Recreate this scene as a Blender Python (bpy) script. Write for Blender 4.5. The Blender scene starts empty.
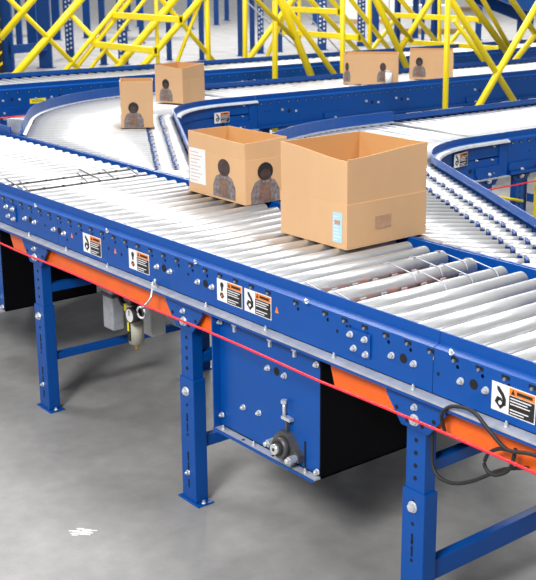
import bpy, bmesh, math, random
from math import sin, cos, pi, radians, atan2, hypot, sqrt
from mathutils import Vector, Matrix
random.seed(7)
scn = bpy.context.scene
COL = scn.collection

# ------------------------------------------------------------------ materials
def mat(name, color, rough=.5, metal=0., coat=0., noise=0., nscale=20., bump=0., bscale=200., spec=.5, stretch=None, rn=0.):
    m = bpy.data.materials.new(name); m.use_nodes = True
    nt = m.node_tree; b = nt.nodes['Principled BSDF']
    b.inputs['Base Color'].default_value = (*color, 1)
    b.inputs['Roughness'].default_value = rough
    b.inputs['Metallic'].default_value = metal
    b.inputs['Coat Weight'].default_value = coat
    b.inputs['Coat Roughness'].default_value = .15
    b.inputs['Specular IOR Level'].default_value = spec
    tc = nt.nodes.new('ShaderNodeTexCoord'); mp = nt.nodes.new('ShaderNodeMapping')
    nt.links.new(tc.outputs['Object'], mp.inputs[0])
    if stretch: mp.inputs['Scale'].default_value = stretch
    if noise or rn:
        n = nt.nodes.new('ShaderNodeTexNoise'); n.inputs['Scale'].default_value = nscale; n.inputs['Detail'].default_value = 6
        nt.links.new(mp.outputs[0], n.inputs['Vector'])
        if noise:
            r = nt.nodes.new('ShaderNodeMapRange'); r.inputs['From Min'].default_value = .3; r.inputs['From Max'].default_value = .7
            r.inputs['To Min'].default_value = 1 - noise; r.inputs['To Max'].default_value = 1 + noise
            mx = nt.nodes.new('ShaderNodeVectorMath'); mx.operation = 'SCALE'
            mx.inputs[0].default_value = color
            nt.links.new(n.outputs['Fac'], r.inputs['Value']); nt.links.new(r.outputs[0], mx.inputs['Scale'])
            nt.links.new(mx.outputs[0], b.inputs['Base Color'])
        if rn:
            r2 = nt.nodes.new('ShaderNodeMapRange'); r2.inputs['To Min'].default_value = rough - rn; r2.inputs['To Max'].default_value = rough + rn
            nt.links.new(n.outputs['Fac'], r2.inputs['Value']); nt.links.new(r2.outputs[0], b.inputs['Roughness'])
    if bump:
        n2 = nt.nodes.new('ShaderNodeTexNoise'); n2.inputs['Scale'].default_value = bscale
        nt.links.new(mp.outputs[0], n2.inputs['Vector'])
        bp = nt.nodes.new('ShaderNodeBump'); bp.inputs['Strength'].default_value = bump; bp.inputs['Distance'].default_value = .002
        nt.links.new(n2.outputs['Fac'], bp.inputs['Height']); nt.links.new(bp.outputs[0], b.inputs['Normal'])
    return m

M = {}
M['blue'] = mat('blue_paint', (.0, .066, .315), .38, coat=0, noise=.05, nscale=6, rn=.08, spec=.33)
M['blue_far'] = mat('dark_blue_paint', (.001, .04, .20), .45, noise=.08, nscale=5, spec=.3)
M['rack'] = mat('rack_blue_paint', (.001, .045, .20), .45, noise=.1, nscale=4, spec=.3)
M['orange'] = mat('orange_paint', (.86, .125, .006), .4, noise=.12, nscale=7, rn=.1)
M['roller'] = mat('galvanised_roller', (.56, .565, .58), .36, metal=.62, noise=.03, nscale=30, stretch=(1, 1, .05), rn=.06)
M['alu'] = mat('aluminium', (.50, .52, .56), .42, metal=.35, noise=.14, nscale=25)
M['zinc'] = mat('zinc_bolt', (.78, .79, .8), .3, metal=.7)
M['axle'] = mat('dull_axle_steel', (.30, .31, .34), .45, metal=.5)
M['hole'] = mat('hole_black', (.004, .004, .006), .8)
M['black'] = mat('black_steel', (.002, .002, .003), .6, spec=.1)
M['rubber'] = mat('black_rubber', (.015, .015, .016), .6)
M['iron'] = mat('cast_iron', (.12, .12, .125), .45, metal=.6, noise=.2, nscale=40)
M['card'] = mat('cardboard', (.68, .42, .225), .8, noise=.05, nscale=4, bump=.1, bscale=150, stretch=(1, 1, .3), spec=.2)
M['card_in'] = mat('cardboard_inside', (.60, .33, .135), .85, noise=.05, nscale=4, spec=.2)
M['bright_blue'] = mat('bright_blue_paint', (.005, .13, .55), .4)
M['tape'] = mat('packing_tape', (.62, .40, .22), .35, noise=.04, nscale=10)
M['white'] = mat('white_print', (.82, .82, .82), .5)
M['lblue'] = mat('pale_blue_print', (.42, .68, .86), .5)
M['ink'] = mat('black_print', (.012, .012, .014), .5)
M['orange_ink'] = mat('orange_print', (.85, .22, .02), .45)
M['brown_ink'] = mat('brown_print', (.06, .035, .03), .6, noise=.4, nscale=40)
M['skin_ink'] = mat('faded_brown_print', (.20, .12, .09), .6, noise=.35, nscale=50)
M['grey_ink'] = mat('grey_print', (.20, .17, .17), .6, noise=.5, nscale=60)
M['faint_ink'] = mat('faint_print', (.50, .29, .18), .7, noise=.1, nscale=40)
M['yellow'] = mat('yellow_paint', (.95, .74, .005), .38, noise=.04, nscale=5)
M['yellow_lab'] = mat('yellow_sticker', (.9, .78, .02), .5)
M['red'] = mat('red_cord_jacket', (.80, .015, .03), .4)
M['brass'] = mat('brass', (.75, .45, .1), .3, metal=.8)
M['regul'] = mat('beige_metal', (.52, .50, .42), .4, noise=.1, nscale=20)
M['cabinet'] = mat('light_grey_enamel', (.68, .68, .66), .45, noise=.04, nscale=6)
M['clear'] = mat('smoked_bowl', (.25, .25, .2), .1)
M['belt'] = mat('red_brown_belt', (.33, .045, .02), .5)
M['pallet'] = mat('pallet_wood', (.42, .25, .12), .8, noise=.2, nscale=10)
M['lampmat'] = mat('lamp_housing', (.7, .7, .7), .5)

def floor_mat():
    m = bpy.data.materials.new('polished_concrete'); m.use_nodes = True
    nt = m.node_tree; b = nt.nodes['Principled BSDF']; L = nt.links
    tc = nt.nodes.new('ShaderNodeTexCoord')
    def noise(sc, det=8, dist=0):
        n = nt.nodes.new('ShaderNodeTexNoise'); n.inputs['Scale'].default_value = sc; n.inputs['Detail'].default_value = det
        n.inputs['Distortion'].default_value = dist
        L.new(tc.outputs['Object'], n.inputs['Vector']); return n
    n1 = noise(2.2, 8, .4); n2 = noise(14, 10); n3 = noise(140, 4)
    def ramp(n, a, c0, bb, c1):
        r = nt.nodes.new('ShaderNodeValToRGB'); r.color_ramp.elements[0].position = a; r.color_ramp.elements[1].position = bb
        r.color_ramp.elements[0].color = (c0, c0, c0, 1); r.color_ramp.elements[1].color = (c1, c1, c1, 1)
        L.new(n.outputs['Fac'], r.inputs[0]); return r
    r1 = ramp(n1, .3, .78, .7, 1.1); r2 = ramp(n2, .3, .9, .7, 1.05); r3 = ramp(n3, .3, .94, .7, 1.04)
    def mul(a, bb):
        x = nt.nodes.new('ShaderNodeMix'); x.data_type = 'RGBA'; x.blend_type = 'MULTIPLY'; x.inputs[0].default_value = 1
        x.clamp_result = False
        L.new(a, x.inputs[6]); L.new(bb, x.inputs[7]); return x.outputs[2]
    base = nt.nodes.new('ShaderNodeRGB'); base.outputs[0].default_value = (.30, .295, .29, 1)
    c = mul(mul(mul(base.outputs[0], r1.outputs[0]), r2.outputs[0]), r3.outputs[0])
    L.new(c, b.inputs['Base Color'])
    r4 = ramp(n1, .3, .55, .7, .42); L.new(r4.outputs[0], b.inputs['Roughness'])
    b.inputs['Specular IOR Level'].default_value = .5
    return m
M['floor'] = floor_mat()

# ------------------------------------------------------------------ mesh helpers
class MB:
    def __init__(s): s.bm = bmesh.new(); s.mats = []
    def mi(s, m):
        if m not in s.mats: s.mats.append(m)
        return s.mats.index(m)
    def _fin(s, faces, m, smooth=False):
        i = s.mi(m)
        for f in faces: f.material_index = i; f.smooth = smooth
    def box(s, x0, x1, y0, y1, z0, z1, m, mtx=None, bevel=0):
        g = bmesh.ops.create_cube(s.bm, size=1)
        vs = g['verts']
        for v in vs:
            v.co = Vector(((x0 + x1) / 2 + v.co.x * (x1 - x0), (y0 + y1) / 2 + v.co.y * (y1 - y0), (z0 + z1) / 2 + v.co.z * (z1 - z0)))
            if mtx: v.co = mtx @ v.co
        fs = set(f for v in vs for f in v.link_faces)
        s._fin(fs, m)
        if bevel:
            es = list(set(e for v in vs for e in v.link_edges))
            r = bmesh.ops.bevel(s.bm, geom=es, offset=bevel, segments=2, affect='EDGES', profile=.5)
            s._fin(r['faces'], m, False)
    def cyl(s, a, b, r, m, n=16, r2=None, smooth=True, caps=True):
        a = Vector(a); b = Vector(b); d = (b - a); r2 = r if r2 is None else r2
        q = d.normalized().to_track_quat('Z', 'Y').to_matrix()
        A = []; B = []
        for i in range(n):
            t = 2 * pi * i / n; o = q @ Vector((cos(t), sin(t), 0))
            A.append(s.bm.verts.new(a + o * r)); B.append(s.bm.verts.new(b + o * r2))
        fs = [s.bm.faces.new((A[i], A[(i + 1) % n], B[(i + 1) % n], B[i])) for i in range(n)]
        s._fin(fs, m, smooth)
        if caps:
            s._fin([s.bm.faces.new(A[::-1]), s.bm.faces.new(B)], m)
    def lathe(s, prof, m, n=20, mtx=None):
        rings = []
        for r, z in prof:
            ring = []
            for i in range(n):
                t = 2 * pi * i / n; v = Vector((r * cos(t), r * sin(t), z))
                if mtx: v = mtx @ v
                ring.append(s.bm.verts.new(v))
            rings.append(ring)
        fs = []
        for a, b in zip(rings, rings[1:]):
            fs += [s.bm.faces.new((a[i], a[(i + 1) % n], b[(i + 1) % n], b[i])) for i in range(n)]
        fs += [s.bm.faces.new(rings[0][::-1]), s.bm.faces.new(rings[-1])]
        s._fin(fs, m, True)
        fs[-1].smooth = False; fs[-2].smooth = False
    def tube(s, pts, r, m, n=8):
        pts = [Vector(p) for p in pts]; rings = []
        up = Vector((0, 0, 1))
        for i, p in enumerate(pts):
            d = (pts[min(i + 1, len(pts) - 1)] - pts[max(i - 1, 0)]).normalized()
            u = d.cross(up)
            if u.length < .05: u = d.cross(Vector((1, 0, 0)))
            u.normalize(); w = d.cross(u)
            rings.append([s.bm.verts.new(p + (u * cos(2 * pi * k / n) + w * sin(2 * pi * k / n)) * r) for k in range(n)])
        fs = []
        for a, b in zip(rings, rings[1:]):
            fs += [s.bm.faces.new((a[k], a[(k + 1) % n], b[(k + 1) % n], b[k])) for k in range(n)]
        fs += [s.bm.faces.new(rings[0][::-1]), s.bm.faces.new(rings[-1])]
        s._fin(fs, m, True)
    def prism(s, pts, y0, y1, m, axis='y'):
        # pts in (x,z), extruded in y
        def V(p, y): return (p[0], y, p[1]) if axis == 'y' else ((p[0], p[1], y) if axis == 'z' else (y, p[0], p[1]))
        A = [s.bm.verts.new(V(p, y0)) for p in pts]; B = [s.bm.verts.new(V(p, y1)) for p in pts]; n = len(pts)
        fs = [s.bm.faces.new((A[i], A[(i + 1) % n], B[(i + 1) % n], B[i])) for i in range(n)]
        fs += [s.bm.faces.new(A[::-1]), s.bm.faces.new(B)]
        s._fin(fs, m)
    def sweep(s, path, prof, m, side=1):
        # path: (x,y); prof: closed (offset,z), offset along the path's right-hand normal * side
        n = len(prof); rings = []
        for i, p in enumerate(path):
            a = path[max(i - 1, 0)]; c = path[min(i + 1, len(path) - 1)]
            d = Vector((c[0] - a[0], c[1] - a[1])).normalized(); nr = Vector((d.y, -d.x)) * side
            k = 1
            if 0 < i < len(path) - 1:
                d1 = Vector((p[0] - a[0], p[1] - a[1])).normalized(); k = 1 / max(.5, d1.dot(d))
            rings.append([s.bm.verts.new((p[0] + nr.x * o * k, p[1] + nr.y * o * k, z)) for o, z in prof])
        fs = []
        for a, b in zip(rings, rings[1:]):
            fs += [s.bm.faces.new((a[k], a[(k + 1) % n], b[(k + 1) % n], b[k])) for k in range(n)]
        fs += [s.bm.faces.new(rings[0][::-1]), s.bm.faces.new(rings[-1])]
        s._fin(fs, m)
    def mesh(s, name):
        bmesh.ops.recalc_face_normals(s.bm, faces=s.bm.faces[:])
        me = bpy.data.meshes.new(name); s.bm.to_mesh(me); s.bm.free()
        for m in s.mats: me.materials.append(M[m])
        return me
def obj(name, mb, parent=None, loc=(0, 0, 0), rz=0.):
    me = mb.mesh(name) if isinstance(mb, MB) else mb
    o = bpy.data.objects.new(name, me); COL.objects.link(o)
    o.location = loc; o.rotation_euler = (0, 0, rz)
    if parent: o.parent = parent
    return o
def thing(name, label, cat, loc=(0, 0, 0), group=None, rz=0.):
    o = bpy.data.objects.new(name, None); COL.objects.link(o); o.location = loc; o.rotation_euler = (0, 0, rz)
    o.empty_display_size = .1; o['label'] = label; o['category'] = cat
    if group: o['group'] = group
    return o
def tag(o, label, cat, group=None, kind=None):
    o['label'] = label; o['category'] = cat
    if group: o['group'] = group
    if kind: o['kind'] = kind
    return o

# ------------------------------------------------------------------ structure
b = MB(); b.box(-70, 12, -20, 60, -.2, 0, 'floor'); fl = obj('floor', b); fl['kind'] = 'structure'

# ------------------------------------------------------------------ shared meshes (local: x along the frame, -y outward, z up)
def m_bolt(r=.011):
    b = MB(); b.cyl((0, 0, 0), (0, -.003, 0), r * 1.25, 'zinc', 14); b.cyl((0, -.003, 0), (0, -.011, 0), r, 'zinc', 6, smooth=False)
    b.cyl((0, -.011, 0), (0, -.016, 0), r * .5, 'zinc', 8); return b.mesh('bolt')
BOLT = m_bolt(.0085); BIG = m_bolt(.0145); SMALL = m_bolt(.005)
def m_hole(r):
    b = MB(); b.cyl((0, .0, 0), (0, -.0012, 0), r, 'hole', 16); return b.mesh('hole')
HOLE = m_hole(.0145); HOLE_S = m_hole(.0055)
def m_axle():
    b = MB(); b.box(-.015, .012, -.0012, 0, -.004, .007, 'hole'); b.cyl((-.003, -.0005, -.003), (-.003, -.006, -.003), .005, 'axle', 6, smooth=False); return b.mesh('axle_end')
AXLE = m_axle()
def m_label(kind=0):
    # w .15 x h .082 ; origin lower left
    b = MB(); w, h = .148, .08
    b.box(0, w, -.0008, 0, 0, h, 'white')
    b.box(w * .41, w - .003, -.0014, -.0008, h * .72, h - .003, 'orange_ink')
    b.box(w * .41, w - .003, -.0014, -.0008, .003, h * .70, 'ink')
    for i, ln in enumerate((.9, .75, .85, .0, .8, .6)):
        if ln: b.box(w * .44, w * .44 + (w * .52) * ln, -.002, -.0014, h * (.60 - i * .1), h * (.635 - i * .1), 'white')
    b.prism([(w * .45, h * .76), (w * .54, h * .76), (w * .495, h * .94)], -.002, -.0014, 'ink')
    b.box(w * .58, w * .93, -.002, -.0014, h * .79, h * .9, 'ink')
    if kind == 0:   # hand drawn into rollers
        b.prism([(.012, .026), (.032, .008), (.046, .022), (.034, .040), (.020, .042)], -.0016, -.0008, 'ink')
        b.prism([(.018, .070), (.026, .070), (.042, .054), (.050, .040), (.050, .022), (.042, .020), (.036, .044), (.020, .060)], -.0016, -.0008, 'ink')
        b.cyl((.031, -.0008, .026), (.031, -.0022, .026), .006, 'white', 12)
    else:
        b.cyl((.030, -.0008, .060), (.030, -.0016, .060), .010, 'ink', 12)
        b.prism([(.024, .052), (.036, .052), (.034, .038), (.026, .038)], -.0016, -.0008, 'ink')
        b.prism([(.018, .022), (.030, .010), (.042, .020), (.034, .032), (.022, .032)], -.0016, -.0008, 'ink')
        b.cyl((.030, -.0008, .022), (.030, -.0022, .022), .004, 'orange_ink', 10)
    return b.mesh('warning_label')
LAB0 = m_label(0); LAB1 = m_label(1)

def m_bracket():
    b = MB(); b.prism([(-.12, .812), (.12, .812), (.12, .775), (.055, .695), (-.055, .695), (-.12, .775)], -.012, -.004, 'blue')
    for x, z in ((-.075, .742), (-.03, .715), (.03, .715), (.075, .742)):
        b.cyl((x, -.011, z), (x, -.0135, z), .007, 'hole', 10)
    return b.mesh('bracket')
def m_post():
    b = MB()
    b.box(-.038, .038, -.004, .040, .40, .80, 'blue')
    b.box(-.046, .046, -.010, .046, .006, .50, 'blue', bevel=.003)
    for z in (.66, .62, .58, .54): b.cyl((0, -.003, z), (0, -.0055, z), .007, 'hole', 10)
    for z in (.46, .35, .31, .19, .15, .08): b.box(-.0035, .0035, -.0115, -.0095, z - .022, z + .012, 'hole')
    for z in (.395, .335, .275, .20, .14): b.cyl((0, -.0095, z), (0, -.0115, z), .0055, 'hole', 10)
    return b.mesh('post')
def m_foot():
    b = MB(); b.box(-.066, .074, -.020, .055, 0, .006, 'blue', bevel=.002); b.cyl((.060, .015, .004), (.060, .015, .010), .009, 'zinc', 12)
    b.cyl((.060, .015, .010), (.060, .015, .018), .006, 'zinc', 6, smooth=False); return b.mesh('foot_plate')
BRK = m_bracket(); POST = m_post(); FOOT = m_foot()
def leg(parent, x, y, rz=0., front=True):
    lg = obj('support_leg', POST, parent, (x, y, 0), rz)
    obj('foot_plate', FOOT, lg)
    if front:
        obj('bracket', BRK, lg)
        for z, me in ((.765, BOLT), (.725, BIG), (.45, BIG), (.12, BOLT)):
            obj('bolt', me, lg, (0, -.012 if z > .5 else -.0105, z))
    return lg

# ================================================================== MAIN CONVEYOR  (runs along X, width Y 0..0.87)
X0, X1 = -3.3, 3.15
W = .87
main = thing('roller_conveyor', 'wide blue roller conveyor with orange beam running across the foreground', 'conveyor')
PROF = [(-.030, 1.0), (-.025, 1.0), (-.024, .966), (0, .957), (0, .822), (-.006, .822), (-.006, .953), (-.030, .962)]
b = MB()
for a, c in ((X0, -.004 - .0 + .06 - .06 + 0.0), (0.0, 1.98), (1.984, X1)): pass
segs = [(X0, .168), (.1705, 2.398), (2.4005, X1)]
for a, c in segs: b.sweep([(a, 0), (c, 0)], PROF, 'blue', 1)
obj('side_frame', b, main)
b = MB(); b.box(X0, X1, -.040, .0, .812, .819, 'alu'); b.box(X0, X1, -.040, -.036, .803, .812, 'blue'); b.box(X0, X1, -.036, .02, .803, .809, 'blue')
fst = obj('flange_strip', b, main)
b = MB(); b.box(X0, X1, W, W + .008, .80, .955, 'blue'); b.box(X0, X1, W - .045, W, .80, .806, 'blue'); b.box(X0, X1, W - .09, W + .0, .896, .902, 'blue'); b.box(X0, X1, W - .09, W - .084, .84, .896, 'blue')
b.box(X0, -2.12, W, W + .008, .955, 1.0, 'blue')
obj('side_frame', b, main)
# hardware on the flange
for i in range(19):
    x = X0 + .12 + i * .345
    o = obj('bolt', SMALL, main, (x, -.018, .819)); o.rotation_euler = (-pi / 2, 0, 0)
for i in range(10):
    o = obj('bolt', SMALL, main, (X0 + .2 + i * .62, -.013, .9625)); o.rotation_euler = (-pi / 2.6, 0, 0)
for x, z in ((-.313, .909), (-.249, .908), (-.309, .866), (-.239, .864), (-.138, .884), (-.043, .884), (.137, .884), (.23, .883), (.964, .891), (1.053, .891), (1.236, .892), (1.324, .892), (2.235, .889), (2.326, .889), (2.507, .89), (2.597, .89)):
    obj('bolt', BOLT, main, (x, 0, z))
for x, z in ((-.09, .885), (.184, .886), (1.008, .894), (1.28, .894), (2.281, .892), (2.552, .893)):
    obj('hole', HOLE, main, (x, 0, z))
for x, z in ((.05, .885), (.33, .90), (.60, .89), (.70, .885), (1.17, .905), (1.45, .86), (1.99, .90), (2.42, .885), (2.05, .93), (.25, .86)):
    obj('hole', HOLE_S, main, (x, 0, z))
for x, z in ((.294, .886), (.652, .889), (1.690, .895)):
    b = MB(); b.prism([(x - .009, z - .010), (x + .009, z - .010), (x, z + .012)], -.001, 0, 'orange_ink'); obj('warning_mark', b, main)
for x in (2.095, -.278):
    b = MB(); b.box(-.055, .05, -.006, 0, -.036, .040, 'blue'); pl = obj('bearing_plate', b, main, (x, 0, .888))
    for dx, dz in ((-.035, .022), (.03, .022), (-.018, -.018), (.035, -.024)):
        obj('bolt', BOLT, pl, (dx, -.006, dz))
# axle ends just below the lip
PITCH = .091
xs = []
x = 1.655
while x > X0: xs.append(x); x -= PITCH
xs += [1.655 + .145, 1.655 + .29]
x = 1.655 + .29 + PITCH
while x < X1 - .02: xs.append(x); x += PITCH
def m_roll(L, r=.0315, endm='zinc'):
    b = MB(); b.cyl((0, 0, 0), (0, L, 0), r, 'roller', 28, caps=True)
    b.cyl((0, -.02, 0), (0, L + .02, 0), .006, 'zinc', 6, smooth=False); b.cyl((0, -.002, 0), (0, L + .002, 0), r * .7, 'rubber', 14)
    return b.mesh('roller')
R_MAIN = m_roll(W - .075)
for x in xs:
    obj('roller', R_MAIN, main, (x, .02, .9255))
    if x > -1.2: obj('axle_end', AXLE, main, (x - .01, -.0, .9435))
# warning labels
for x, z, k in ((.392, .838, 0), (.757, .843, 1), (1.352, .852, 1), (1.513, .852, 0), (2.617, .845, 0)):
    obj('warning_label', LAB1 if k else LAB0, main, (x, -.0005, z))
# black sheet that darkens the roller gaps, belt strip, transfer modules
b = MB(); b.box(X0, X1, .05, W - .06, .835, .842, 'black'); b.box(X0, X1, .35, .50, .842, .850, 'belt'); obj('gap_shade_bed', b, main)
def transfer(xa, gaps, ys):
    b = MB()
    for gx in gaps:
        b.box(gx - .026, gx + .026, .10, W - .10, .85, .895, 'belt')
        for k in range(7):
            yy = .15 + k * .095
            b.box(gx - .035, gx - .028, yy - .012, yy + .012, .85, .925, 'alu')
            b.box(gx + .026, gx + .033, yy - .018, yy + .010, .85, .915, 'alu')
            b.cyl((gx - .028, yy, .905), (gx + .026, yy, .905), .016, 'orange' if k % 2 else 'iron', 12)
    o = obj('transfer_module', b, main)
transfer(1.7, (1.7275, 1.8725), None)
# o-rings round neighbouring rollers
def oring(xa, xb, ya, yb, r=.0021, m='alu'):
    b = MB(); n = 5; pts = []
    for k in range(n + 1):
        t = radians(180 - k * 90 / n); pts.append((xa + .033 * cos(t), ya, .9255 + .033 * sin(t)))
    for k in range(n + 1):
        t = radians(90 - k * 90 / n); pts.append((xb + .033 * cos(t), yb, .9255 + .033 * sin(t)))
    b.tube(pts, r, m, 6); return obj('drive_band', b, main)
for y in (.11, .50, .63, .76):
    oring(1.655, 1.80, y + .035, y); oring(1.80, 1.945, y + .04, y)
near = lambda v: min(xs, key=lambda q: abs(q - v))
for y in (.15, .47, .62, .76): oring(near(-.62), near(-.40), y + .06, y, .0032, 'iron')
for y in (.13, .54): oring(near(-.70), near(-.47), y + .05, y, .0032, 'iron')
for xx in (-.60, -.45):
    xg = near(xx) + PITCH / 2
    b = MB(); b.box(xg - .006, xg + .006, .08, .80, .93, .957, 'iron')
    for k in range(7): b.cyl((xg, .12 + k * .1, .946), (xg, .132 + k * .1, .946), .014, 'rubber', 10)
    obj('transfer_rail', b, main)
# orange beam with cut slots
b = MB()
def obeam(a, c, sl=0, sr=0):
    b.prism([(a, .806), (c, .806), (c - sr, .715), (a + sl, .715)], .012, .017, 'orange')
    b.prism([(a + sl, .715), (c - sr, .715), (c - sr, .711), (a + sl, .711)], .012, .06, 'orange')
obeam(-.36, 1.36, .05, 0); obeam(1.935, 3.15, .03, 0)
x = -.3
while x < 3.1:
    if not 1.3 < x < 1.95: b.box(x, x + .03, .010, .013, .797, .806, 'hole')
    x += .062
obj('orange_beam', b, main)
# legs, cross bars
LEGS = ((-.042, .235, .268), (1.152, .22, .265), (2.345, .200, .268))
for x, zb0, zb1 in LEGS:
    leg(main, x, -.0, 0); leg(main, x, W + .01, pi)
    b = MB(); b.box(x + .0, x + .035, .03, W - .03, zb0, zb1, 'blue', bevel=.004); obj('cross_bar', b, main)
    b = MB(); b.box(x + .0, x + .035, .03, W - .03, .56, .60, 'blue', bevel=.004); obj('cross_bar', b, main)
b = MB(); b.box(-2.3, 3.1, W - .10, W - .08, .72, .80, 'black'); b.box(-2.3, 3.1, .12, .14, .74, .80, 'black'); obj('inner_beam', b, main)

# drive housings
def housing(xa, xb, front=True):
    b = MB()
    z0, z1 = .372, .806
    b.box(xa, xb - .006, .002, .008, z0 + .012, z1, 'blue')
    b.box(xb - .006, xb, .002, .50, z0, z1, 'black'); b.box(xa, xb, .494, .50, z0, z1, 'black'); b.box(xa, xa + .006, .008, .5, z0, z1, 'black')
    b.box(xa, xb, .008, .49, z0, z0 + .006, 'black')
    b.box(xa, xa + .006, -.03, .004, z0, z1, 'blue')
    b.box(xa, xb - .002, -.03, .004, z0, z0 + .006, 'alu'); b.box(xa, xb - .002, -.032, -.028, z0 - .004, z0 + .006, 'blue')
    h = obj('drive_housing', b, main)
    for x, z in ((xa + .018, .775), (xa + .020, .425), (xb - .016, .765), (xb - .012, .396)): obj('bolt', BOLT, h, (x, -.002, z))
    for k, x in enumerate((xa + .10, xa + .30, xa + .43)):
        bb = MB(); bb.box(x - .012, x + .012, -.006, .002, .778, .786, 'zinc'); bb.box(x - .005, x + .005, -.006, .002, .758, .778, 'zinc'); obj('clip', bb, h)
    for x, z in ((xa + .286, .679), (xa + .376, .678), (xa + .144, .492), (xa + .234, .50)): obj('bolt', BOLT, h, (x, 0.002, z))
    obj('hole', HOLE, h, (xa + .331, .002, .679))
    for k, x in enumerate((xa + .04, xa + .16, xa + .22, xa + .33, xa + .50)):
        o = obj('bolt' if k % 2 == 0 else 'hole', SMALL if k % 2 == 0 else HOLE_S, h, (x, -.015, z0 + .0065)); o.rotation_euler = (-pi / 2, 0, 0)
    # flanged bearing with take-up screw
    bb = MB(); cx, cz = xa + .395, .438
    bb.prism([(cx - .062, cz + .012), (cx - .02, cz + .050), (cx + .02, cz + .050), (cx + .030, cz + .040), (cx + .078, cz - .012), (cx + .078, cz - .034), (cx + .02, cz - .046), (cx - .02, cz - .046), (cx - .062, cz - .012)], -.022, .002, 'iron')
    bb.cyl((cx, -.02, cz), (cx, -.045, cz), .036, 'iron', 24); bb.cyl((cx, -.045, cz), (cx, -.052, cz), .026, 'rubber', 20)
    bb.cyl((cx, -.05, cz), (cx, -.065, cz), .018, 'zinc', 16); bb.cyl((cx, -.065, cz), (cx, -.066, cz), .006, 'hole', 10)
    br = obj('bearing', bb, h)
    for dx, dz in ((-.052, .0), (.062, -.022)):
        bb = MB(); bb.cyl((cx + dx, -.022, cz + dz), (cx + dx, -.05, cz + dz), .013, 'zinc', 6, smooth=False); bb.cyl((cx + dx, -.05, cz + dz), (cx + dx, -.062, cz + dz), .008, 'zinc', 10); obj('bolt', bb, h)
    bb = MB(); bb.box(cx - .004, cx + .006, -.012, .0, cz + .05, cz + .10, 'iron'); bb.cyl((cx - .005, -.014, cz + .10), (cx - .005, -.014, cz + .155), .006, 'zinc', 10)
    bb.cyl((cx - .005, -.014, cz + .15), (cx - .005, -.014, cz + .162), .011, 'zinc', 6, smooth=False); bb.box(cx - .015, cx + .03, -.02, 0, cz + .094, cz + .104, 'zinc')
    obj('adjusting_screw', bb, h)
    bb = MB(); bb.box(cx + .082, cx + .090, .0, .0025, cz - .065, cz + .04, 'hole'); obj('slot', bb, h)
housing(1.353, 1.913)
housing(-.99, -.43)

# air regulator unit hung under the frame
fr = thing('air_regulator', 'beige filter regulator with pressure gauge hanging under the conveyor', 'air regulator', (.365, .25, .45))
b = MB(); b.box(-.028, .028, -.03, .03, .045, .10, 'regul', bevel=.004); b.cyl((0, 0, -.075), (0, 0, .045), .034, 'regul', 20); b.lathe([(.012, -.088), (.03, -.078), (.034, -.07)], 'regul')
b.cyl((0, 0, .10), (0, 0, .15), .02, 'rubber', 16)
obj('body', b, fr)
b = MB(); b.box(-.012, .010, -.037, -.02, -.06, .03, 'rubber'); b.box(-.008, .004, -.039, -.02, -.015, .025, 'yellow_lab'); obj('sight_glass', b, fr)
b = MB(); b.cyl((0, 0, -.11), (0, 0, -.085), .008, 'brass', 10); obj('drain_cock', b, fr)
b = MB(); b.cyl((.055, -.02, .075), (.055, -.062, .075), .035, 'rubber', 24); b.cyl((.055, -.062, .075), (.055, -.064, .075), .029, 'white', 24); b.box(.053, .057, -.0655, -.064, .075, .098, 'ink'); obj('pressure_gauge', b, fr)
b = MB(); b.box(-.055, -.026, -.012, .012, .062, .085, 'iron'); b.box(-.075, -.05, -.015, .015, .055, .09, 'yellow_lab', bevel=.004)
b.tube([(-.07, 0, .075), (-.11, 0, .082), (-.15, .01, .10), (-.18, .02, .15), (-.19, .02, .22)], .012, 'rubber'); obj('air_hose', b, fr)
b = MB(); b.tube([(-.02, .01, .13), (.0, .03, .19), (.08, .05, .20), (.16, .05, .15)], .009, 'rubber'); b.tube([(.02, .02, .12), (.07, .03, .16), (.10, .03, .22)], .006, 'red'); obj('tubing', b, fr)
b = MB(); b.box(-.0, .05, .02, .06, .14, .35, 'iron'); obj('mounting_bracket', b, fr)
bx = thing('control_box', 'light grey enclosure behind the pressure gauge under the conveyor', 'control box', (.265, .38, .365))
b = MB(); b.box(-.05, .062, -.03, .05, 0, .20, 'cabinet', bevel=.008); obj('enclosure', b, bx)
b = MB(); b.cyl((-.045, -.032, .02), (-.045, -.03, .02), .005, 'zinc', 8); b.cyl((.065, -.032, .02), (.065, -.03, .02), .005, 'zinc', 8); b.box(-.02, .04, .0, .04, .20, .44, 'iron'); obj('mounting_bracket', b, bx)
dp = thing('drain_pipe', 'grey vertical duct standing left of the air regulator', 'duct', (.02, .33, .0))
b = MB(); b.box(-.035, .055, -.03, .03, .34, .80, 'alu', bevel=.006); obj('duct_body', b, dp)
b = MB(); b.box(-.04, .062, -.035, .035, .50, .515, 'iron'); obj('band', b, dp)
mt = thing('air_cylinder', 'grey cylinder motor lying under the conveyor beside the second leg', 'motor', (.06, .62, .38))
b = MB(); b.cyl((-.12, 0, -.02), (.22, 0, -.02), .045, 'alu', 20); b.box(-.14, .24, -.05, .05, .03, .045, 'iron'); b.box(-.02, .0, -.02, .02, .04, .42, 'iron'); obj('motor_body', b, mt)
b = MB(); b.cyl((.22, 0, -.02), (.27, 0, -.02), .03, 'iron', 16); obj('end_cap', b, mt)

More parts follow.
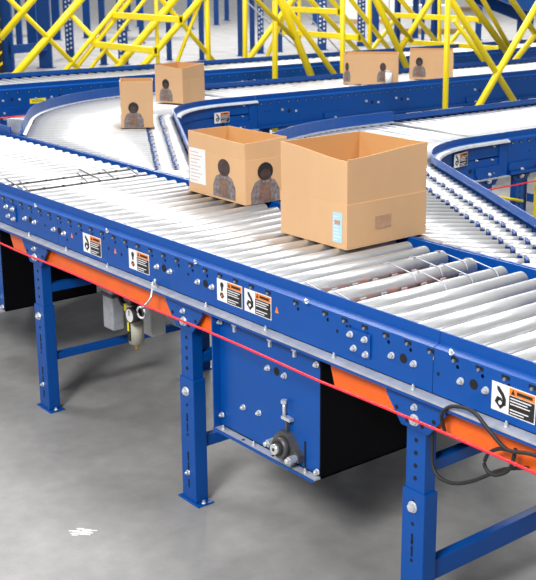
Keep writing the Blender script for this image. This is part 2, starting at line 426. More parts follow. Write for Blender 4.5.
# pull cord with hook
def cord(name, pts, r, m, label, cat):
    b = MB(); b.tube(pts, r, m, 8); o = obj(name, b); tag(o, label, cat); return o
N = 60
cord('pull_cord', [(-3 + 6.3 * i / N, -.10, .770 + .006 * abs(sin(i * .33))) for i in range(N + 1)], .0042, 'red', 'taut red emergency pull cord along the front of the near conveyor', 'cord')
hk = thing('cord_hook', 'bright bent hook eye carrying the red cord below the flange', 'hook', (.985, -.045, .79))
b = MB(); b.tube([(0, .01, .05), (0, 0, 0), (.005, -.01, -.012), (.012, -.045, -.036)] + [(.038 + .0 - .024 + .022 * cos(t), -.055 + .004 * cos(t), -.052 + .022 * sin(t)) for t in [radians(100 + 34 * k) for k in range(10)]], .0042, 'zinc', 8)
obj('hook_rod', b, hk)
b = MB(); b.cyl((0, .018, .029), (0, .018, .04), .010, 'zinc', 6, smooth=False); b.cyl((0, .018, .04), (0, .018, .062), .005, 'zinc', 8); obj('nut', b, hk)
def smooth(pts, k=6):
    out = []; P = [Vector(p) for p in pts]; P = [P[0]] + P + [P[-1]]
    for i in range(1, len(P) - 2):
        for j in range(k):
            t = j / k; p0, p1, p2, p3 = P[i - 1:i + 3]
            out.append(.5 * ((2 * p1) + (-p0 + p2) * t + (2 * p0 - 5 * p1 + 4 * p2 - p3) * t * t + (-p0 + 3 * p1 - 3 * p2 + p3) * t ** 3))
    return out + [P[-1]]
cord('power_cable', smooth([(2.47, -.02, .735), (2.475, -.04, .79), (2.52, -.05, .832), (2.60, -.055, .845), (2.66, -.055, .81), (2.72, -.05, .775), (2.80, -.05, .79), (2.95, -.05, .80)]), .0055, 'rubber', 'black cable arching over the flange beside the right front leg', 'cable')
cord('looped_cable', smooth([(2.73, -.03, .775), (2.718, -.03, .72), (2.69, -.03, .69), (2.655, -.03, .675), (2.628, -.03, .692), (2.64, -.03, .73), (2.68, -.03, .758), (2.73, -.03, .765)]), .0055, 'rubber', 'small loop of black cable under the orange beam at far right', 'cable')
cord('hanging_cable', smooth([(2.40, .004, .78), (2.402, .004, .64), (2.42, .0, .585), (2.48, .0, .575), (2.56, .0, .61), (2.66, .0, .68), (2.75, .0, .72)]), .0055, 'rubber', 'black cable sagging behind the right front leg', 'cable')
rc = thing('pipe_bundle', 'dark blue and grey pipes running under the conveyor behind the right front leg', 'pipes', (2.3, .35, .55))
b = MB(); b.cyl((0, .1, .02), (.75, .1, .10), .035, 'alu', 16); obj('grey_pipe', b, rc)
b = MB(); b.box(0, .75, .02, .06, -.04, .0, 'blue', Matrix.Rotation(-.12, 4, 'Y')); obj('blue_bar', b, rc)

# ================================================================== SPUR CONVEYORS
def frame_prof(drop=.735, top=1.0):
    return [(-.030, top), (-.025, top), (-.024, .966), (0, .957), (0, drop), (-.006, drop), (-.006, .953), (-.030, .962)]
LIP = [(-.024, .967), (0, .9585), (.006, .9535), (.006, .9505), (0, .9495), (0, .957), (-.024, .965)]
def arc(cx, cy, r, a0, a1, n=24): return [(cx + r * cos(radians(a0 + (a1 - a0) * i / n)), cy + r * sin(radians(a0 + (a1 - a0) * i / n))) for i in range(n + 1)]
RIN, ROUT = .80, 1.83
YD = W + .012
SEAM = .30
def spur(cx, cy, label, yend_label=True):
    root = thing('merge_conveyor', label, 'conveyor', (0, 0, 0), 'curved spur conveyors merging into the near one')
    nx, ny = cos(radians(60)), sin(radians(60))
    dx, dy = cos(radians(-30)), sin(radians(-30))
    # inner rail
    inn = [(cx - RIN, cy + SEAM)] + arc(cx, cy, RIN, 180, 240)
    px_, py_ = inn[-1]; t = (YD + .0 - py_) / dy; inn.append((px_ + dx * t, py_ + dy * t))
    out = [(cx - ROUT, cy + SEAM)] + arc(cx, cy, ROUT, 180, 240)
    qx, qy = out[-1]; t = (YD - qy) / dy
    if t > 0: out.append((qx + dx * t, qy + dy * t))
    else: out = [p for p in out if p[1] > YD]
    b = MB(); b.sweep(inn, frame_prof(), 'blue', -1); obj('side_frame', b, root)
    b = MB(); b.sweep(inn[:-1], [(-.004, .9620), (.016, .9560), (.024, .945), (.021, .945), (.014, .953), (0, .957)], 'alu', -1); b.sweep(inn[:-1], [(0, .735), (.03, .735), (.03, .741), (0, .741)], 'alu', -1); obj('edge_strip', b, root)
    b = MB(); b.sweep(out, frame_prof(.735, 1.03), 'blue', 1); obj('side_frame', b, root)
    b = MB(); b.sweep(out, [(-.050, .958), (-.030, .962), (-.030, .959), (-.050, .953)], 'alu', 1); obj('wear_strip', b, root)
    b = MB(); poly = [p for p in out] + [p for p in inn[::-1]]
    b.prism([(p[0] , p[1]) for p in poly], .86, .868, 'black', 'z'); obj('gap_shade_bed', b, root)  # black sheet added below the rollers so the gaps between them look dark
    # divider against the main line
    xa = out[-1][0]; xb = inn[-1][0]
    b = MB(); b.box(xa, xb, YD, YD + .008, .80, .957, 'blue'); obj('divider_plate', b, root)
    k = cx * nx + cy * ny - RIN           # inner line: n.p = k ; centre side is +
    kin = cx * nx + cy * ny - RIN; kout = cx * nx + cy * ny - ROUT
    s45 = sqrt(.5)
    def segpart(name, p, q, r, m='roller'):
        L = hypot(q[0] - p[0], q[1] - p[1])
        if L < .03: return None
        b = MB(); b.cyl((0, 0, 0), (L, 0, 0), r, m, 20); b.cyl((-.008, 0, 0), (L + .008, 0, 0), r * .72, 'rubber', 12); b.cyl((-.022, 0, 0), (L + .022, 0, 0), .006, 'zinc', 6)
        return obj(name, b, root, (p[0], p[1], .9265), atan2(q[1] - p[1], q[0] - p[0]))
    # merge zone rollers at 45 degrees
    X = cx - 1.88 + .05
    bands = []
    while X < xb - .05:
        p0 = (X, YD + .03)
        te = (kin - .035 - nx * p0[0] - ny * p0[1]) / ((nx + ny) * s45)
        # curve inner boundary
        def at(t): return (p0[0] + t * s45, p0[1] + t * s45)
        def inner_ok(p):
            a = math.degrees(atan2(p[1] - cy, p[0] - cx)) % 360
            return (hypot(p[0] - cx, p[1] - cy) > RIN + .035) if a < 240 else (nx * p[0] + ny * p[1] < kin - .035)
        def outer_ok(p):
            a = math.degrees(atan2(p[1] - cy, p[0] - cx)) % 360
            return (hypot(p[0] - cx, p[1] - cy) < ROUT - .05) if a < 240 else (nx * p[0] + ny * p[1] > kout + .05)
        t0 = 0
        while not outer_ok(at(t0)) and t0 < 2: t0 += .01
        t1 = t0
        while inner_ok(at(t1)) and t1 < 2: t1 += .005
        bands.append(X)
        if t1 - t0 > .04:
            d = lambda dist: t1 - (dist - .035) / ((nx + ny) * s45) if True else 0
            ta, tb = d(.225), d(.125)
            if ta > t0 + .05:
                segpart('roller', at(t0), at(ta - .010), .0255)
                segpart('short_roller', at(ta + .010), at(tb - .010), .0255)
                segpart('short_roller', at(tb + .010), at(t1), .0255)
                for tt in (ta, tb):
                    q = at(tt); b = MB()
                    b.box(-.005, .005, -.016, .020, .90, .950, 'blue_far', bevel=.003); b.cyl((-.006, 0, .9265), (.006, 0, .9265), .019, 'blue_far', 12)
                    if len(bands) % 2 == 0: b.box(-.006, .006, -.005, .062, .940, .951, 'blue_far')
                    obj('roller_support', b, root, (q[0], q[1], 0), radians(45))
            else: segpart('roller', at(t0), at(t1), .0255)
            if t0 == 0:
                q = at(-.012); b = MB(); b.box(-.006, .012, -.016, .016, .89, .950, 'rubber'); b.box(-.010, -.006, -.022, .014, .89, .952, 'alu'); obj('end_bracket', b, root, (q[0], q[1], 0), radians(45))
        X += .0985
    # curve rollers, radial 180..225 (tapered)
    n = 24
    for i in range(n):
        a = 225 - (i + .55) * 45 / n
        ca, sa = cos(radians(a)), sin(radians(a))
        ra, rb = ROUT - .045, RIN + .04
        b = MB(); L = ra - rb; b.cyl((0, 0, 0), (L, 0, 0), .0245, 'roller', 20, r2=.0115); b.cyl((-.02, 0, 0), (L + .02, 0, 0), .006, 'zinc', 6)
        b.cyl((-.004, 0, 0), (0, 0, 0), .02, 'rubber', 12)
        o = obj('roller', b, root, (cx + ra * ca, cy + ra * sa, .930), radians(a) + pi)
    k2 = 0; y = cy + .04
    while y < cy + SEAM - .03:
        b = MB(); b.cyl((0, 0, 0), (ROUT - RIN - .08, 0, 0), .0262, 'roller', 20); obj('roller', b, root, (cx - ROUT + .045, y, .930)); y += .078
    # hardware on the inner curve's outside face
    def on_inner(a, z, me, name='bolt'):
        obj(name, me, root, (cx + (RIN - .0005) * cos(radians(a)), cy + (RIN - .0005) * sin(radians(a)), z), radians(a - 90 + 180 + 0) + pi * 0 - 0)
    for yy, z in ((.17, .93), (.16, .85), (.17, .77), (.02, .86)): obj('bolt', SMALL, root, (cx - RIN, cy + yy, z), pi / 2)
    # label facing +X side
    aa = radians(191 if cx > 0 else 184); rr = RIN - .011; rz = aa - pi / 2
    obj('warning_label', LAB0, root, (cx + rr * cos(aa) - .062 * cos(rz), cy + rr * sin(aa) - .062 * sin(rz), .845 if cx > 0 else .82), rz)
    obj('hole', HOLE, root, (cx - RIN + .001, cy - .03, .80), pi / 2)
    for ya in (.275,):
        b = MB(); b.box(cx - RIN, cx - RIN + .008, cy + ya - .055, cy + ya + .02, .735, .955, 'blue'); obj('splice_plate', b, root)
    for ya in (cy + .13,):
        leg(root, cx - RIN, ya, pi / 2); leg(root, cx - ROUT, ya, -pi / 2)
    leg(root, out[6][0], out[6][1], radians(180 + 15 - 90 + 180)) if False else None
    leg(root, out[-1][0] + .02, out[-1][1] + .12, radians(-60), True)
    return root
spur(-1.70, 2.80, 'curved white roller spur with a blue rim, carrying the two small cartons at left')
spur(.83, 2.79, 'curved white roller spur at right beside the large carton')

def straight(x_near, x_far, ya, yb, label, pitch, bolts=(), axles=True, legs=(), dark=False):
    root = thing('straight_conveyor', label, 'conveyor', (0, 0, 0), 'straight feeder conveyors running to the back')
    bl = 'blue'
    b = MB(); b.sweep([(x_near, ya), (x_near, yb)], frame_prof(), bl, 1); b.box(x_near, x_near + .03, ya, yb, .735, .741, bl)
    b.box(x_near + .026, x_near + .03, ya, yb, .735, .76, bl); obj('side_frame', b, root)
    b = MB(); b.sweep([(x_far, ya), (x_far, yb)], frame_prof(), bl, -1); obj('side_frame', b, root)
    L = x_near - x_far - .07
    b = MB(); b.cyl((0, 0, 0), (L, 0, 0), .0240 if pitch < .08 else .027, 'roller', 20); b.cyl((-.02, 0, 0), (L + .02, 0, 0), .006, 'zinc', 6); me = b.mesh('roller')
    y = ya + .04; k = 0
    while y < yb - .02:
        obj('roller', me, root, (x_far + .035, y, .930))
        if axles: obj('axle_end', AXLE, root, (x_near + .0005, y, .935), pi / 2)
        y += pitch; k += 1
    for yy, z, me2 in bolts: obj('hole' if me2 in (HOLE, HOLE_S) else 'bolt', me2, root, (x_near, yy, z), pi / 2)
    for yy in legs:
        leg(root, x_near, yy, pi / 2); leg(root, x_far, yy, -pi / 2)
        b = MB(); b.box(x_far + .1, x_near - .1, yy - .02, yy + .025, .235, .30, 'blue'); obj('cross_bar', b, root)
    b = MB(); b.box(x_far + .05, x_near - .05, ya, yb, .84, .85, 'black'); obj('gap_shade_bed', b, root)  # black sheet standing in for the dark under the rollers
    return root
bb = []
for y0 in (3.35, 4.25, 4.6, 5.6, 6.5, 7.4): bb += [(y0, .87, BOLT), (y0 + .07, .855, HOLE), (y0 + .14, .85, BOLT)]
bb += [(3.18, .87, HOLE_S), (3.22, .87, HOLE_S)]
straight(-2.5, -3.46, 3.105, 9.3, 'long blue straight conveyor at centre carrying two brown cartons behind the yellow posts', .09, bb, legs=(3.9, 5.6, 7.3, 8.9))
straight(0.03, -1.03, 3.095, 5.2, 'blue straight roller conveyor at the right edge with a red cord beneath', .077, [(3.3, .87, HOLE_S), (3.45, .865, BOLT), (3.9, .87, BOLT)], legs=(3.22, 4.5))
cb = []
for y0 in (1.9, 2.35, 2.6, 3.3, 4.4, 5.6, 6.8): cb += [(y0, .87, BOLT), (y0 + .08, .875, HOLE), (y0 + .15, .87, BOLT), (y0 + .3, .865, BOLT)]
cv = straight(-4.45, -5.42, 1.0, 10.4, 'rearmost blue straight conveyor passing in front of the yellow trusses', .10, cb, legs=(1.9, 3.6, 5.3, 7.0, 8.7, 10.2))
b = MB(); b.box(-4.444, -4.442, 2.14, 2.29, .828, .868, 'yellow_lab'); b.box(-4.442, -4.4415, 2.16, 2.27, .842, .846, 'ink'); b.box(-4.442, -4.4415, 2.16, 2.25, .853, .857, 'ink'); obj('yellow_sticker', b, cv)
b = MB(); b.box(-4.45, -4.44, 2.90, 2.95, .735, .957, 'blue'); obj('splice_plate', b, cv)

# small grey end post where the left spur meets the main line
b = MB(); b.box(-.05, .05, -.012, .012, 0, 1.03, 'alu', bevel=.003); b.box(-.06, -.05, -.03, .03, .80, 1.03, 'zinc')
o = obj('end_post', b, None, (-2.24, .98, 0), radians(30)); tag(o, 'short pale metal end post at the left where spur and near conveyor meet', 'post')

# cords and yellow items beneath right straight conveyor
cord('pull_cord', [(.13, 2.45 + i * .1, .695 + .004 * abs(sin(i))) for i in range(28)], .0045, 'red', 'red pull cord under the right-hand straight conveyor', 'cord')
cord('pull_cord', [(-4.3, .4 + i * .1, .735 + .012 * (i / 12)) for i in range(22)], .0055, 'red', 'red pull cord below the rearmost conveyor at the left edge', 'cord')
o = MB(); o.box(-.02, .02, -.05, .045, -.012, .012, 'yellow'); o.box(-.02, .02, .02, .045, -.035, .012, 'yellow')
o = obj('cord_bracket', o, None, (.10, 2.79, .667)); tag(o, 'small yellow bracket fixed to the inner curve of the right spur', 'bracket')
b = MB(); b.cyl((.06, 2.90, .645), (.06, 3.22, .565), .009, 'yellow', 10); o = obj('yellow_rod', b); tag(o, 'thin yellow rod beneath the right straight conveyor', 'rod')
b = MB(); b.box(-.04, .04, -.04, .04, 0, .70, 'yellow', bevel=.006); b.box(-.08, .08, -.08, .08, 0, .01, 'yellow'); o = obj('guard_post', b, None, (.09, 3.375, 0)); tag(o, 'short yellow guard post cut by the right edge', 'post')

# ================================================================== CARTONS
def figure(me_name, w, h, dark='ink', body='grey_ink'):
    """head and shoulders print in local x (0..w), z (0..h), lying at y<0"""
    b = MB(); t = .0012
    sh = [(0, 0), (w, 0), (w, h * .30), (w * .86, h * .52), (w * .66, h * .60), (w * .34, h * .60), (w * .13, h * .52), (0, h * .28)]
    b.prism(sh, -t, 0, body)
    b.prism([(w * .26, h * .05), (w * .70, h * .05), (w * .66, h * .50), (w * .32, h * .50)], -t * 1.5, -t, 'skin_ink')
    hd = [(w * .5 + w * .27 * cos(radians(a)), h * .77 + h * .22 * sin(radians(a))) for a in range(0, 360, 24)]
    b.prism(hd, -t * 1.5, -t * .2, dark)
    fc = [(w * .5 + w * .18 * cos(radians(a)), h * .70 + h * .13 * sin(radians(a))) for a in range(0, 360, 24)]
    b.prism(fc, -t * 1.9, -t * .2, 'brown_ink')
    return b.mesh(me_name)
def carton(label, p0, ang, w, d, h, split, prints=(), group=None, dip=0., splay=.03, z0=.9575):
    root = thing('cardboard_box', label, 'box', (p0[0], p0[1], z0), group, radians(ang))
    t = .004; hs = h * split
    b = MB()
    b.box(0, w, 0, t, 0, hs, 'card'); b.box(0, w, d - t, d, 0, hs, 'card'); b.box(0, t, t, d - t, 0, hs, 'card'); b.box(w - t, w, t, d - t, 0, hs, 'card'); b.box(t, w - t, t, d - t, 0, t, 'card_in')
    obj('box_body', b, root)
    fh = h - hs
    def flap(L, d0, d1):
        n = 12; b = MB(); rows = []
        for yy in (0, t):
            yy += .0022
            lo = [b.bm.verts.new((L * i / n, yy, 0)) for i in range(n + 1)]
            hi = []
            for i in range(n + 1):
                u = i / n; sm = u * u * (3 - 2 * u)
                hi.append(b.bm.verts.new((L * u, yy - fh * splay, fh - d0 * (1 - sm) - d1 * sm)))
            rows.append((lo, hi))
        (l0, h0), (l1, h1) = rows
        A = [b.bm.faces.new((l0[i], l0[i + 1], h0[i + 1], h0[i])) for i in range(n)]; b._fin(A, 'card')
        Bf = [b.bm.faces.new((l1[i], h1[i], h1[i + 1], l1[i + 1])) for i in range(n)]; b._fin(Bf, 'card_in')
        C = [b.bm.faces.new((h0[i], h0[i + 1], h1[i + 1], h1[i])) for i in range(n)] + [b.bm.faces.new((l0[i], l1[i], l1[i + 1], l0[i + 1])) for i in range(n)]
        C += [b.bm.faces.new((l0[0], h0[0], h1[0], l1[0])), b.bm.faces.new((l0[n], l1[n], h1[n], h0[n]))]; b._fin(C, 'card')
        return b
    obj('flap', flap(w - .006, 0, dip), root, (.003, 0, hs), 0)
    obj('flap', flap(d - .006, dip * .8, 0), root, (w, .004, hs), pi / 2)
    obj('flap', flap(w - .002, 0, 0), root, (w - .001, d, hs), pi)
    obj('flap', flap(d - .002, 0, 0), root, (0, d - .001, hs), -pi / 2)
    # prints: (face, u, z, kind, w, h)
    for face, u, z, kind, pw, ph in prints:
        if kind == 'fig': me = figure('printed_figure', pw, ph); nm = 'printed_figure'
        elif kind == 'figdark': me = figure('printed_figure', pw, ph, 'brown_ink', 'grey_ink'); nm = 'printed_figure'
        elif kind == 'label':
            bb = MB(); bb.box(0, pw, -.001, 0, 0, ph, 'white')
            for k in range(9):
                bb.box(pw * .08, pw * (.5 + .35 * ((k * 7) % 5) / 5), -.0015, -.001, ph * (.08 + k * .1), ph * (.095 + k * .1), 'faint_ink')
            me = bb.mesh('shipping_label'); nm = 'shipping_label'
        elif kind == 'blue':
            bb = MB(); bb.box(0, pw, -.001, 0, 0, ph, 'lblue')
            for k in range(8): bb.box(pw * .12, pw * (.55 + .35 * ((k * 3) % 4) / 4), -.0015, -.001, ph * (.07 + k * .11), ph * (.10 + k * .11), 'white')
            bb.box(pw * .2, pw * .8, -.0017, -.001, ph * .60, ph * .75, 'faint_ink')
            me = bb.mesh('shipping_label'); nm = 'shipping_label'
        elif kind == 'faint': bb = MB(); bb.box(0, pw, -.001, 0, 0, ph, 'faint_ink'); me = bb.mesh('faded_print'); nm = 'faded_print'
        elif kind == 'tape': bb = MB(); bb.box(0, pw, -.0008, 0, 0, ph, 'tape'); me = bb.mesh('tape'); nm = 'tape'
        if face == 'front': obj(nm, me, root, (u, -.0004, z), 0)
        else: obj(nm, me, root, (w + .0004, u, z), pi / 2)
    return root
carton('largest open cardboard carton with pale blue label, nearest on the foreground rollers', (1.042, .530), 1, .388, .425, .365, .47,
       [('front', .310, .022, 'blue', .052, .115), ('side', .145, .060, 'faint', .085, .05)], dip=.030, splay=.008)
carton('open cardboard carton with white label and two printed figures left of the largest carton', (.105, .722), 0, .445, .235, .285, .70,
       [('front', .01, .045, 'label', .13, .165), ('front', .20, .01, 'figdark', .17, .18), ('side', .03, .0, 'fig', .16, .185)], dip=.012, splay=.03)
carton('small upright carton with printed figure, leftmost box on the left spur', (-1.893, 1.535), 58, .21, .22, .300, .55, [('front', .02, .003, 'fig', .125, .165)], dip=.0, splay=.03)
carton('tan carton with printed figure on the far curve of the left spur', (-2.945, 2.46), 22, .255, .30, .285, .62, [('front', .04, .012, 'fig', .12, .17)], dip=.02, splay=.03)
c3 = carton('wide brown carton with cylinder print behind yellow posts, left of a taller one', (-3.02, 4.45), 45, .485, .30, .262, .72, [('front', .30, .02, 'figdark', .10, .17), ('front', .005, .02, 'figdark', .06, .17)], dip=.0, splay=.0)
b = MB(); b.cyl((0, 0, 0), (0, 0, .11), .030, 'white', 20); b.cyl((0, 0, .11), (0, 0, .125), .026, 'alu', 20)
o = obj('white_canister', b, None, (-2.70, 4.70, .9575)); tag(o, 'small white canister standing against the wide brown carton', 'canister')
carton('brown carton with printed figure behind the tall yellow post, right of the wide carton', (-2.95, 5.2), 44, .40, .28, .262, .72, [('front', .03, .02, 'fig', .12, .18)], dip=.0, splay=.0)

# ================================================================== YELLOW TRUSSES
T = {
-6.3: [(2.759,1.263,3.132,1.627,.035),(2.929,.915,3.676,1.616,.04),(2.998,1.522,3.534,.989,.025),(3.54,1.487,4.11,.931,.026),(3.484,.924,4.179,1.606,.026),(3.589,.918,4.278,1.604,.026),(3.755,.908,4.454,1.601,.021),(4.122,.93,4.841,1.593,.043),(4.451,.934,5.175,1.586,.038),(4.607,1.597,4.606,.925,.022),(4.857,.923,5.189,1.586,.022),(4.684,1.596,5.337,.92,.027),(5.271,1.584,5.281,.911,.03),(5.821,1.573,5.81,.918,.028),(5.898,.937,6.524,1.558,.035),(6.152,.924,6.493,1.559,.024),(6.625,1.556,6.624,.961,.024),(6.806,1.553,7.57,.928,.032),(7.144,1.546,7.777,.944,.027),(7.476,1.539,8.078,.968,.03),(7.783,1.533,7.796,.905,.028),(7.883,.939,8.302,1.331,.028),(8.332,1.522,9.048,.939,.032),(9.072,1.507,9.098,.91,.026),(9.36,.979,9.687,1.265,.03)],
-3.95: [(4.201,1.664,4.697,1.254,.022),(4.422,1.659,4.416,.931,.027),(4.481,1.658,4.846,.942,.036),(4.505,1.657,5.167,.922,.027),(5.249,1.642,5.257,.907,.026),(5.704,1.633,6.161,.934,.034),(5.774,1.592,6.21,1.208,.025),(6.489,1.617,6.053,1.134,.03),(6.832,1.402,7.352,.931,.026),(7.296,1.601,7.799,1.04,.026),(7.759,1.591,8.225,1.179,.033),(7.072,1.605,7.732,1.021,.037),(7.892,.946,8.29,1.266,.034)],
-1.85: [(4.507,1.709,4.513,.821,.023),(4.553,1.708,5.394,.826,.027),(5.608,1.645,4.91,.83,.029)]}
TL = {-6.3: 'long yellow tubular truss of crossing braces behind the rearmost conveyor', -3.95: 'middle yellow truss with posts rising between the two rear conveyors', -1.85: 'nearest yellow truss, one tall post and a crossing pair of braces'}
BEAMS = {-6.3: [(4.061, 1.452, -4.99), (3.804, 1.158, -5.06), (6.4, 1.456, -5.3), (6.383, 1.186, -4.93), (8.158, 1.335, -4.75), (8.515, .975, -4.73)]}
for X, tubes in T.items():
    root = thing('yellow_truss', TL[X], 'truss', (X, tubes[0][0], 0))
    ox, oy = X, tubes[0][0]
    lowlim = .99 if X < -3 else .85
    for i, (ya, za, yb, zb, r) in enumerate(tubes):
        if za > zb: ya, za, yb, zb = yb, zb, ya, za
        vert = abs(yb - ya) < .05
        dy, dz = (yb - ya), (zb - za)
        if zb > 1.5: k = (2.3 - za) / dz; yb2 = ya + dy * k; zb2 = 2.3
        else: yb2, zb2 = yb, zb
        if za < lowlim: k = ((0 if vert else .45) - za) / dz; ya2 = ya + dy * k; za2 = za + dz * k
        else: ya2, za2 = ya, za
        b = MB(); dxo = (.0 if i % 2 else .012)
        b.cyl((dxo, ya2 - oy, za2), (dxo, yb2 - oy, zb2), r, 'yellow', 14)
        if vert: b.cyl((dxo, ya2 - oy, 0), (dxo, ya2 - oy, .012), r * 2.4, 'yellow', 16)
        obj('post' if vert else 'brace', b, root)
    for (Y, Z, xb) in BEAMS.get(X, []):
        b = MB(); b.box(0, xb - X, Y - oy - .02, Y - oy + .02, Z - .032, Z + .032, 'yellow', bevel=.006); b.box(xb - X - .01, xb - X, Y - oy - .03, Y - oy + .03, Z - .045, Z + .045, 'yellow'); obj('cross_beam', b, root)

# ================================================================== BACKGROUND RACKS
UPS = [(-15.481,7.109,.204,'wide'),(-15.789,8.028,.25,'wide'),(-21.305,10.135,.143,''),(-21.729,10.689,.244,''),(-23.029,12.026,.208,''),(-17.849,9.652,.172,'lat'),(-23.235,13.049,.187,''),(-15.75,9.28,.12,''),(-15.52,9.60,.19,'lat'),(-20.614,13.162,.125,''),(-15.823,10.891,.104,''),(-15.386,11.42,.104,''),(-26.34,19.527,.161,''),(-15.709,12.666,.109,''),(-16.448,13.553,.114,''),(-16.0,13.45,.136,'lat'),(-16.046,14.041,.114,''),(-15.893,15.178,.209,'lat'),(-16.27,16.761,.193,'lat'),(-17.113,17.984,.152,''),(-17.56,19.924,.16,''),(-15.921,20.637,.156,'')]
UL = ['broad dark blue column beside a yellow and black striped strip at the left edge', 'broadest dark blue rack column, between the two leftmost yellow braces', 'slim dark rack upright just right of the striped column', 'mid blue rack upright behind the leftmost yellow X', 'distant blue upright right of the broadest column', 'perforated lattice upright between left yellow braces', 'distant blue upright behind the second yellow brace', 'plain blue upright beside a perforated one near the left spur box', 'perforated blue upright left of the yellow cross beams', 'thin dark upright seen between the yellow cross beams', 'thin dark upright right of the yellow cross beams', 'thin dark upright beside the left vertical yellow post', 'short distant blue upright over the pale open floor', 'blue upright left of the second vertical yellow post', 'blue upright right of the second vertical yellow post', 'perforated upright right of the second yellow post', 'thin upright just right of the tall yellow post', 'perforated blue upright between the middle yellow posts', 'perforated blue upright above the wide brown carton', 'blue upright right of the perforated pair above the wide carton', 'dark upright above the brown carton at the post', 'dark upright left of the inclined blue belt']
for (x, y, w, k), lb in zip(UPS, UL):
    root = thing('rack_upright', lb, 'rack upright', (x, y, 0), None, radians(50))
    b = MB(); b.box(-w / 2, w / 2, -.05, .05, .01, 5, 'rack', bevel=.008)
    if k == 'lat':
        z = .15
        while z < 3.4:
            b.box(-w * .32, -w * .12, -.053, -.049, z, z + .045, 'cabinet'); b.box(w * .12, w * .32, -.053, -.049, z + .03, z + .075, 'cabinet'); z += .10
    obj('column', b, root)
    b = MB(); b.box(-w * .7, w * .7, -.10, .10, 0, .012, 'rack'); obj('base_plate', b, root)
def rackbeam(p, q, z, h, label):
    root = thing('rack_beam', label, 'beam', (p[0], p[1], z))
    d = Vector((q[0] - p[0], q[1] - p[1], 0)); b = MB(); b.box(0, d.length, -.03, .03, -h / 2, h / 2, 'rack'); o = obj('beam_bar', b, root, rz=atan2(d.y, d.x))
    b = MB(); b.box(0, .02, -.045, .045, -h, h, 'rack'); obj('end_plate', b, root, rz=atan2(d.y, d.x)); return root
rackbeam((-15.4, 7.1), (-15.7, 8.0), .42, .16, 'low blue rack beam joining the two broad columns')
rackbeam((-17.8, 9.65), (-20.6, 13.1), 1.4, .12, 'distant blue beam right of the lattice upright')
rackbeam((-15.39, 11.45), (-15.7, 12.66), 1.55, .10, 'upper blue beam between the left and second yellow posts')
rackbeam((-15.39, 11.45), (-15.7, 12.66), 1.28, .10, 'lower blue beam between the left and second yellow posts')
rackbeam((-15.71, 12.7), (-16.44, 13.5), 1.3, .10, 'blue beam between slim uprights behind the second yellow post')
# striped protector on the first column
root = thing('striped_protector', 'yellow and black striped strip at the extreme left edge', 'column guard', (-15.40, 6.90, 0), None, radians(50))
b = MB()
for i in range(26): b.prism([(-.05, i * .1), (.05, i * .1 + .06), (.05, i * .1 + .11), (-.05, i * .1 + .05)], -.05, .05, 'yellow' if i % 2 else 'ink')
obj('striped_panel', b, root)
b = MB(); b.box(-.052, .052, -.02, .049, 0, 2.6, 'ink'); obj('backing', b, root)
far = [(-24.0, 14.6), (-25.5, 15.6), (-27.0, 17.0), (-25.0, 17.6), (-28.5, 21.5), (-27, 23.5), (-24.5, 22.2), (-26.5, 27.5), (-23.5, 27.0), (-22.5, 25.2), (-30, 16), (-31, 19)]
b = MB(); b.box(-.08, .08, -.05, .05, .012, 5, 'rack'); cm = b.mesh('column'); b = MB(); b.box(-.14, .14, -.10, .10, 0, .012, 'rack'); bm_ = b.mesh('base_plate')
for x, y in far:
    root = thing('rack_upright', 'slim plain rack upright in the farthest row across the hall', 'rack upright', (x, y, 0), 'farthest row of rack uprights', radians(50))
    obj('column', cm, root); obj('base_plate', bm_, root)
# pallet loads and goods
def load(x, y, w, d, h, z, label, m='card', rz=50):
    root = thing('pallet_load', label, 'pallet load', (x, y, z), None, radians(rz))
    b = MB()
    for k in range(3): b.box(-w / 2, w / 2, -d / 2 + k * d * .45, -d / 2 + k * d * .45 + .1, 0, .1, 'pallet')
    b.box(-w / 2, w / 2, -d / 2, d / 2, .1, .14, 'pallet'); obj('pallet', b, root)
    n = 3
    for i in range(n):
        b = MB(); b.box(-w / 2 + i * w / n + .01, -w / 2 + (i + 1) * w / n - .01, -d / 2, d / 2, .14, h, m, bevel=.01); obj('stacked_goods', b, root)
load(-24.5, 12.2, 1.2, 1, 1.0, 1.85, 'brown goods high up behind the left yellow braces')
load(-22.0, 14.0, 1.5, 1, 1.1, 1.95, 'brown goods at the top edge above the yellow cross beams')
load(-24, 24.5, 2.4, 1, 1.3, 0, 'grey wrapped goods on the floor behind the centre yellow posts', 'cabinet')
load(-30, 34, 3.0, 1.5, 1.6, 0, 'pale grey goods far behind the brown cartons', 'cabinet')
load(-19, 21.8, 1.8, 1, .8, 0, 'wrapped grey goods behind the right yellow braces', 'cabinet')
# inclined belt at the upper right
root = thing('inclined_conveyor', 'bright blue inclined belt conveyor at the upper right corner', 'conveyor', (-9.5, 14.5, 0), None, 0)
b = MB(); b.prism([(-2.6, 1.9), (1.6, .75), (1.6, 1.05), (-2.6, 2.2)], -.02, .02, 'bright_blue', 'x'); b.prism([(-2.6, 1.9), (1.6, .75), (1.6, 1.05), (-2.6, 2.2)], -.94, -.90, 'blue', 'x'); obj('side_frame', b, root)
b = MB(); b.prism([(-2.6, 2.12), (1.6, .97), (1.6, 1.0), (-2.6, 2.15)], -.9, -.02, 'rubber', 'x'); obj('belt', b, root)
for k in range(6): obj('bolt', BIG, root, (.02, -2.2 + k * .7, 1.94 - k * .192), pi / 2)
for yy, zz in ((-2.2, 1.8), (1.2, .9)):
    for xx in (0, -.92):
        b = MB(); b.box(xx - .04, xx + .04, yy - .04, yy + .04, 0, zz, 'blue_far'); b.box(xx - .09, xx + .09, yy - .09, yy + .09, 0, .01, 'blue_far'); obj('support_leg', b, root)
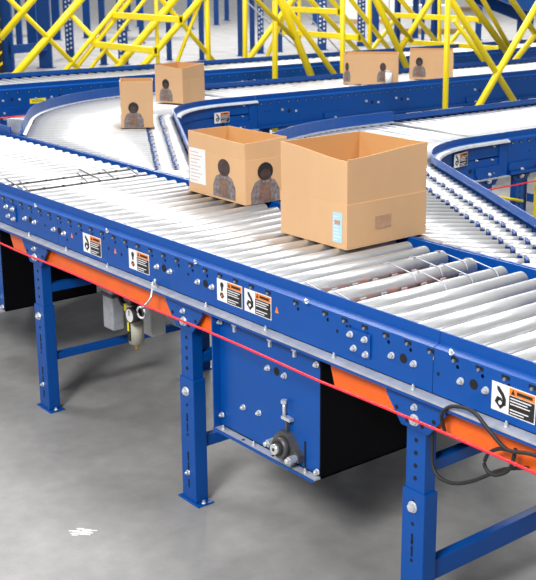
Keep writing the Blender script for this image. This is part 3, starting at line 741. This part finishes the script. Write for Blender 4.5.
# dark machine
root = thing('dark_cabinet', 'dark navy machine cabinet at the top behind the yellow truss', 'cabinet', (-17.2, 19.0, 0), None, radians(50))
b = MB(); b.box(-.7, .7, -.4, .4, 1.35, 2.1, 'blue_far', bevel=.1); b.box(-.3, .3, -.2, .2, 1.2, 1.35, 'black'); obj('cabinet_body', b, root)
for xx in (-.6, .6):
    b = MB(); b.box(xx - .04, xx + .04, -.04, .04, 0, 1.4, 'rack'); obj('leg', b, root)
# straps (steel cables) seen behind
cord('stay_cable', [(-10, 9.0, 1.9), (-10, 11.15, 0)], .012, 'alu', 'thin pale stay cable sloping down behind the left yellow posts', 'cable')
cord('stay_cable', [(-10, 8.2, 1.7), (-10, 10.46, 0)], .012, 'alu', 'lower thin pale stay cable parallel to the longer one', 'cable')

# worn white paint fleck on the floor
b = MB()
for i in range(9):
    a = (-.02, .015, -.01, .02, 0, -.03, .025, .005, -.012)[i]; c = -.024 + i * .006; L = (.012, .02, .03, .022, .034, .02, .028, .024, .014)[i]
    b.box(a - L, a + L, c - .003, c + .003, 0, .0008, 'white', Matrix.Rotation(radians(48), 4, 'Z'))
o = obj('paint_mark', b, None, (1.106, -.447, .0002)); tag(o, 'worn white paint fleck on the concrete at lower left', 'floor mark')

# ================================================================== LIGHT
w = bpy.data.worlds.new('hall_light'); scn.world = w; w.use_nodes = True
nt = w.node_tree; bg = nt.nodes['Background']
tc = nt.nodes.new('ShaderNodeTexCoord'); dp_ = nt.nodes.new('ShaderNodeVectorMath'); dp_.operation = 'DOT_PRODUCT'
nt.links.new(tc.outputs['Generated'], dp_.inputs[0]); dp_.inputs[1].default_value = (-.85, .50, .12)
mr = nt.nodes.new('ShaderNodeMapRange'); mr.inputs['From Min'].default_value = -.3; mr.inputs['From Max'].default_value = .75
mr.inputs['To Min'].default_value = .18; mr.inputs['To Max'].default_value = .66
nt.links.new(dp_.outputs['Value'], mr.inputs['Value']); nt.links.new(mr.outputs[0], bg.inputs['Strength'])
bg.inputs['Color'].default_value = (.97, .985, 1, 1)
def lamp(name, loc, size, power, target=None, sy=None, col=(1, .99, .97)):
    l = bpy.data.lights.new(name, 'AREA'); l.shape = 'RECTANGLE'; l.size = size; l.size_y = sy or size; l.energy = power; l.color = col
    o = bpy.data.objects.new(name, l); COL.objects.link(o); o.location = loc
    if target is not None: o.rotation_euler = (Vector(target) - Vector(loc)).to_track_quat('-Z', 'Y').to_euler()
    return o
for i, (x, y, p) in enumerate(((-4, 2.0, 330), (2.5, 3.5, 300), (-9, 7, 300), (-5, -3, 250), (-15, 12, 520), (-11, 18, 520), (-22, 14, 850), (-20, 24, 900))):  # unseen overhead lights, rear ones made stronger to brighten the background
    lamp('unseen_area_lamp', (x, y, 8), .9, p, None, 2.2)
lamp('unseen_area_lamp', (4.5, -5.5, 5.5), 1.8, 520, (1, 0, .6))  # added camera-side light aimed at the conveyor front, not a ceiling fixture

# ================================================================== CAMERA
f = 1121.8; px, py = 304., 256.5; th = .2567; yaw = .8807
cam = bpy.data.cameras.new('camera'); co = bpy.data.objects.new('camera', cam); COL.objects.link(co)
co.location = (4.4585, -2.1703, 2.0)
co.rotation_euler = (pi / 2 - th, 0, yaw)
cam.sensor_fit = 'VERTICAL'; cam.sensor_height = 36; cam.lens = f / 580 * 36
cam.shift_x = (268 - px) / 580; cam.shift_y = -(290 - py) / 580
cam.clip_end = 300
cam.dof.use_dof = True; cam.dof.focus_distance = 4.0; cam.dof.aperture_fstop = 11
scn.camera = co
vs = scn.view_settings; vs.view_transform = 'Standard'; vs.look = 'None'; vs.exposure = .47; vs.gamma = 1; vs.use_curve_mapping = False
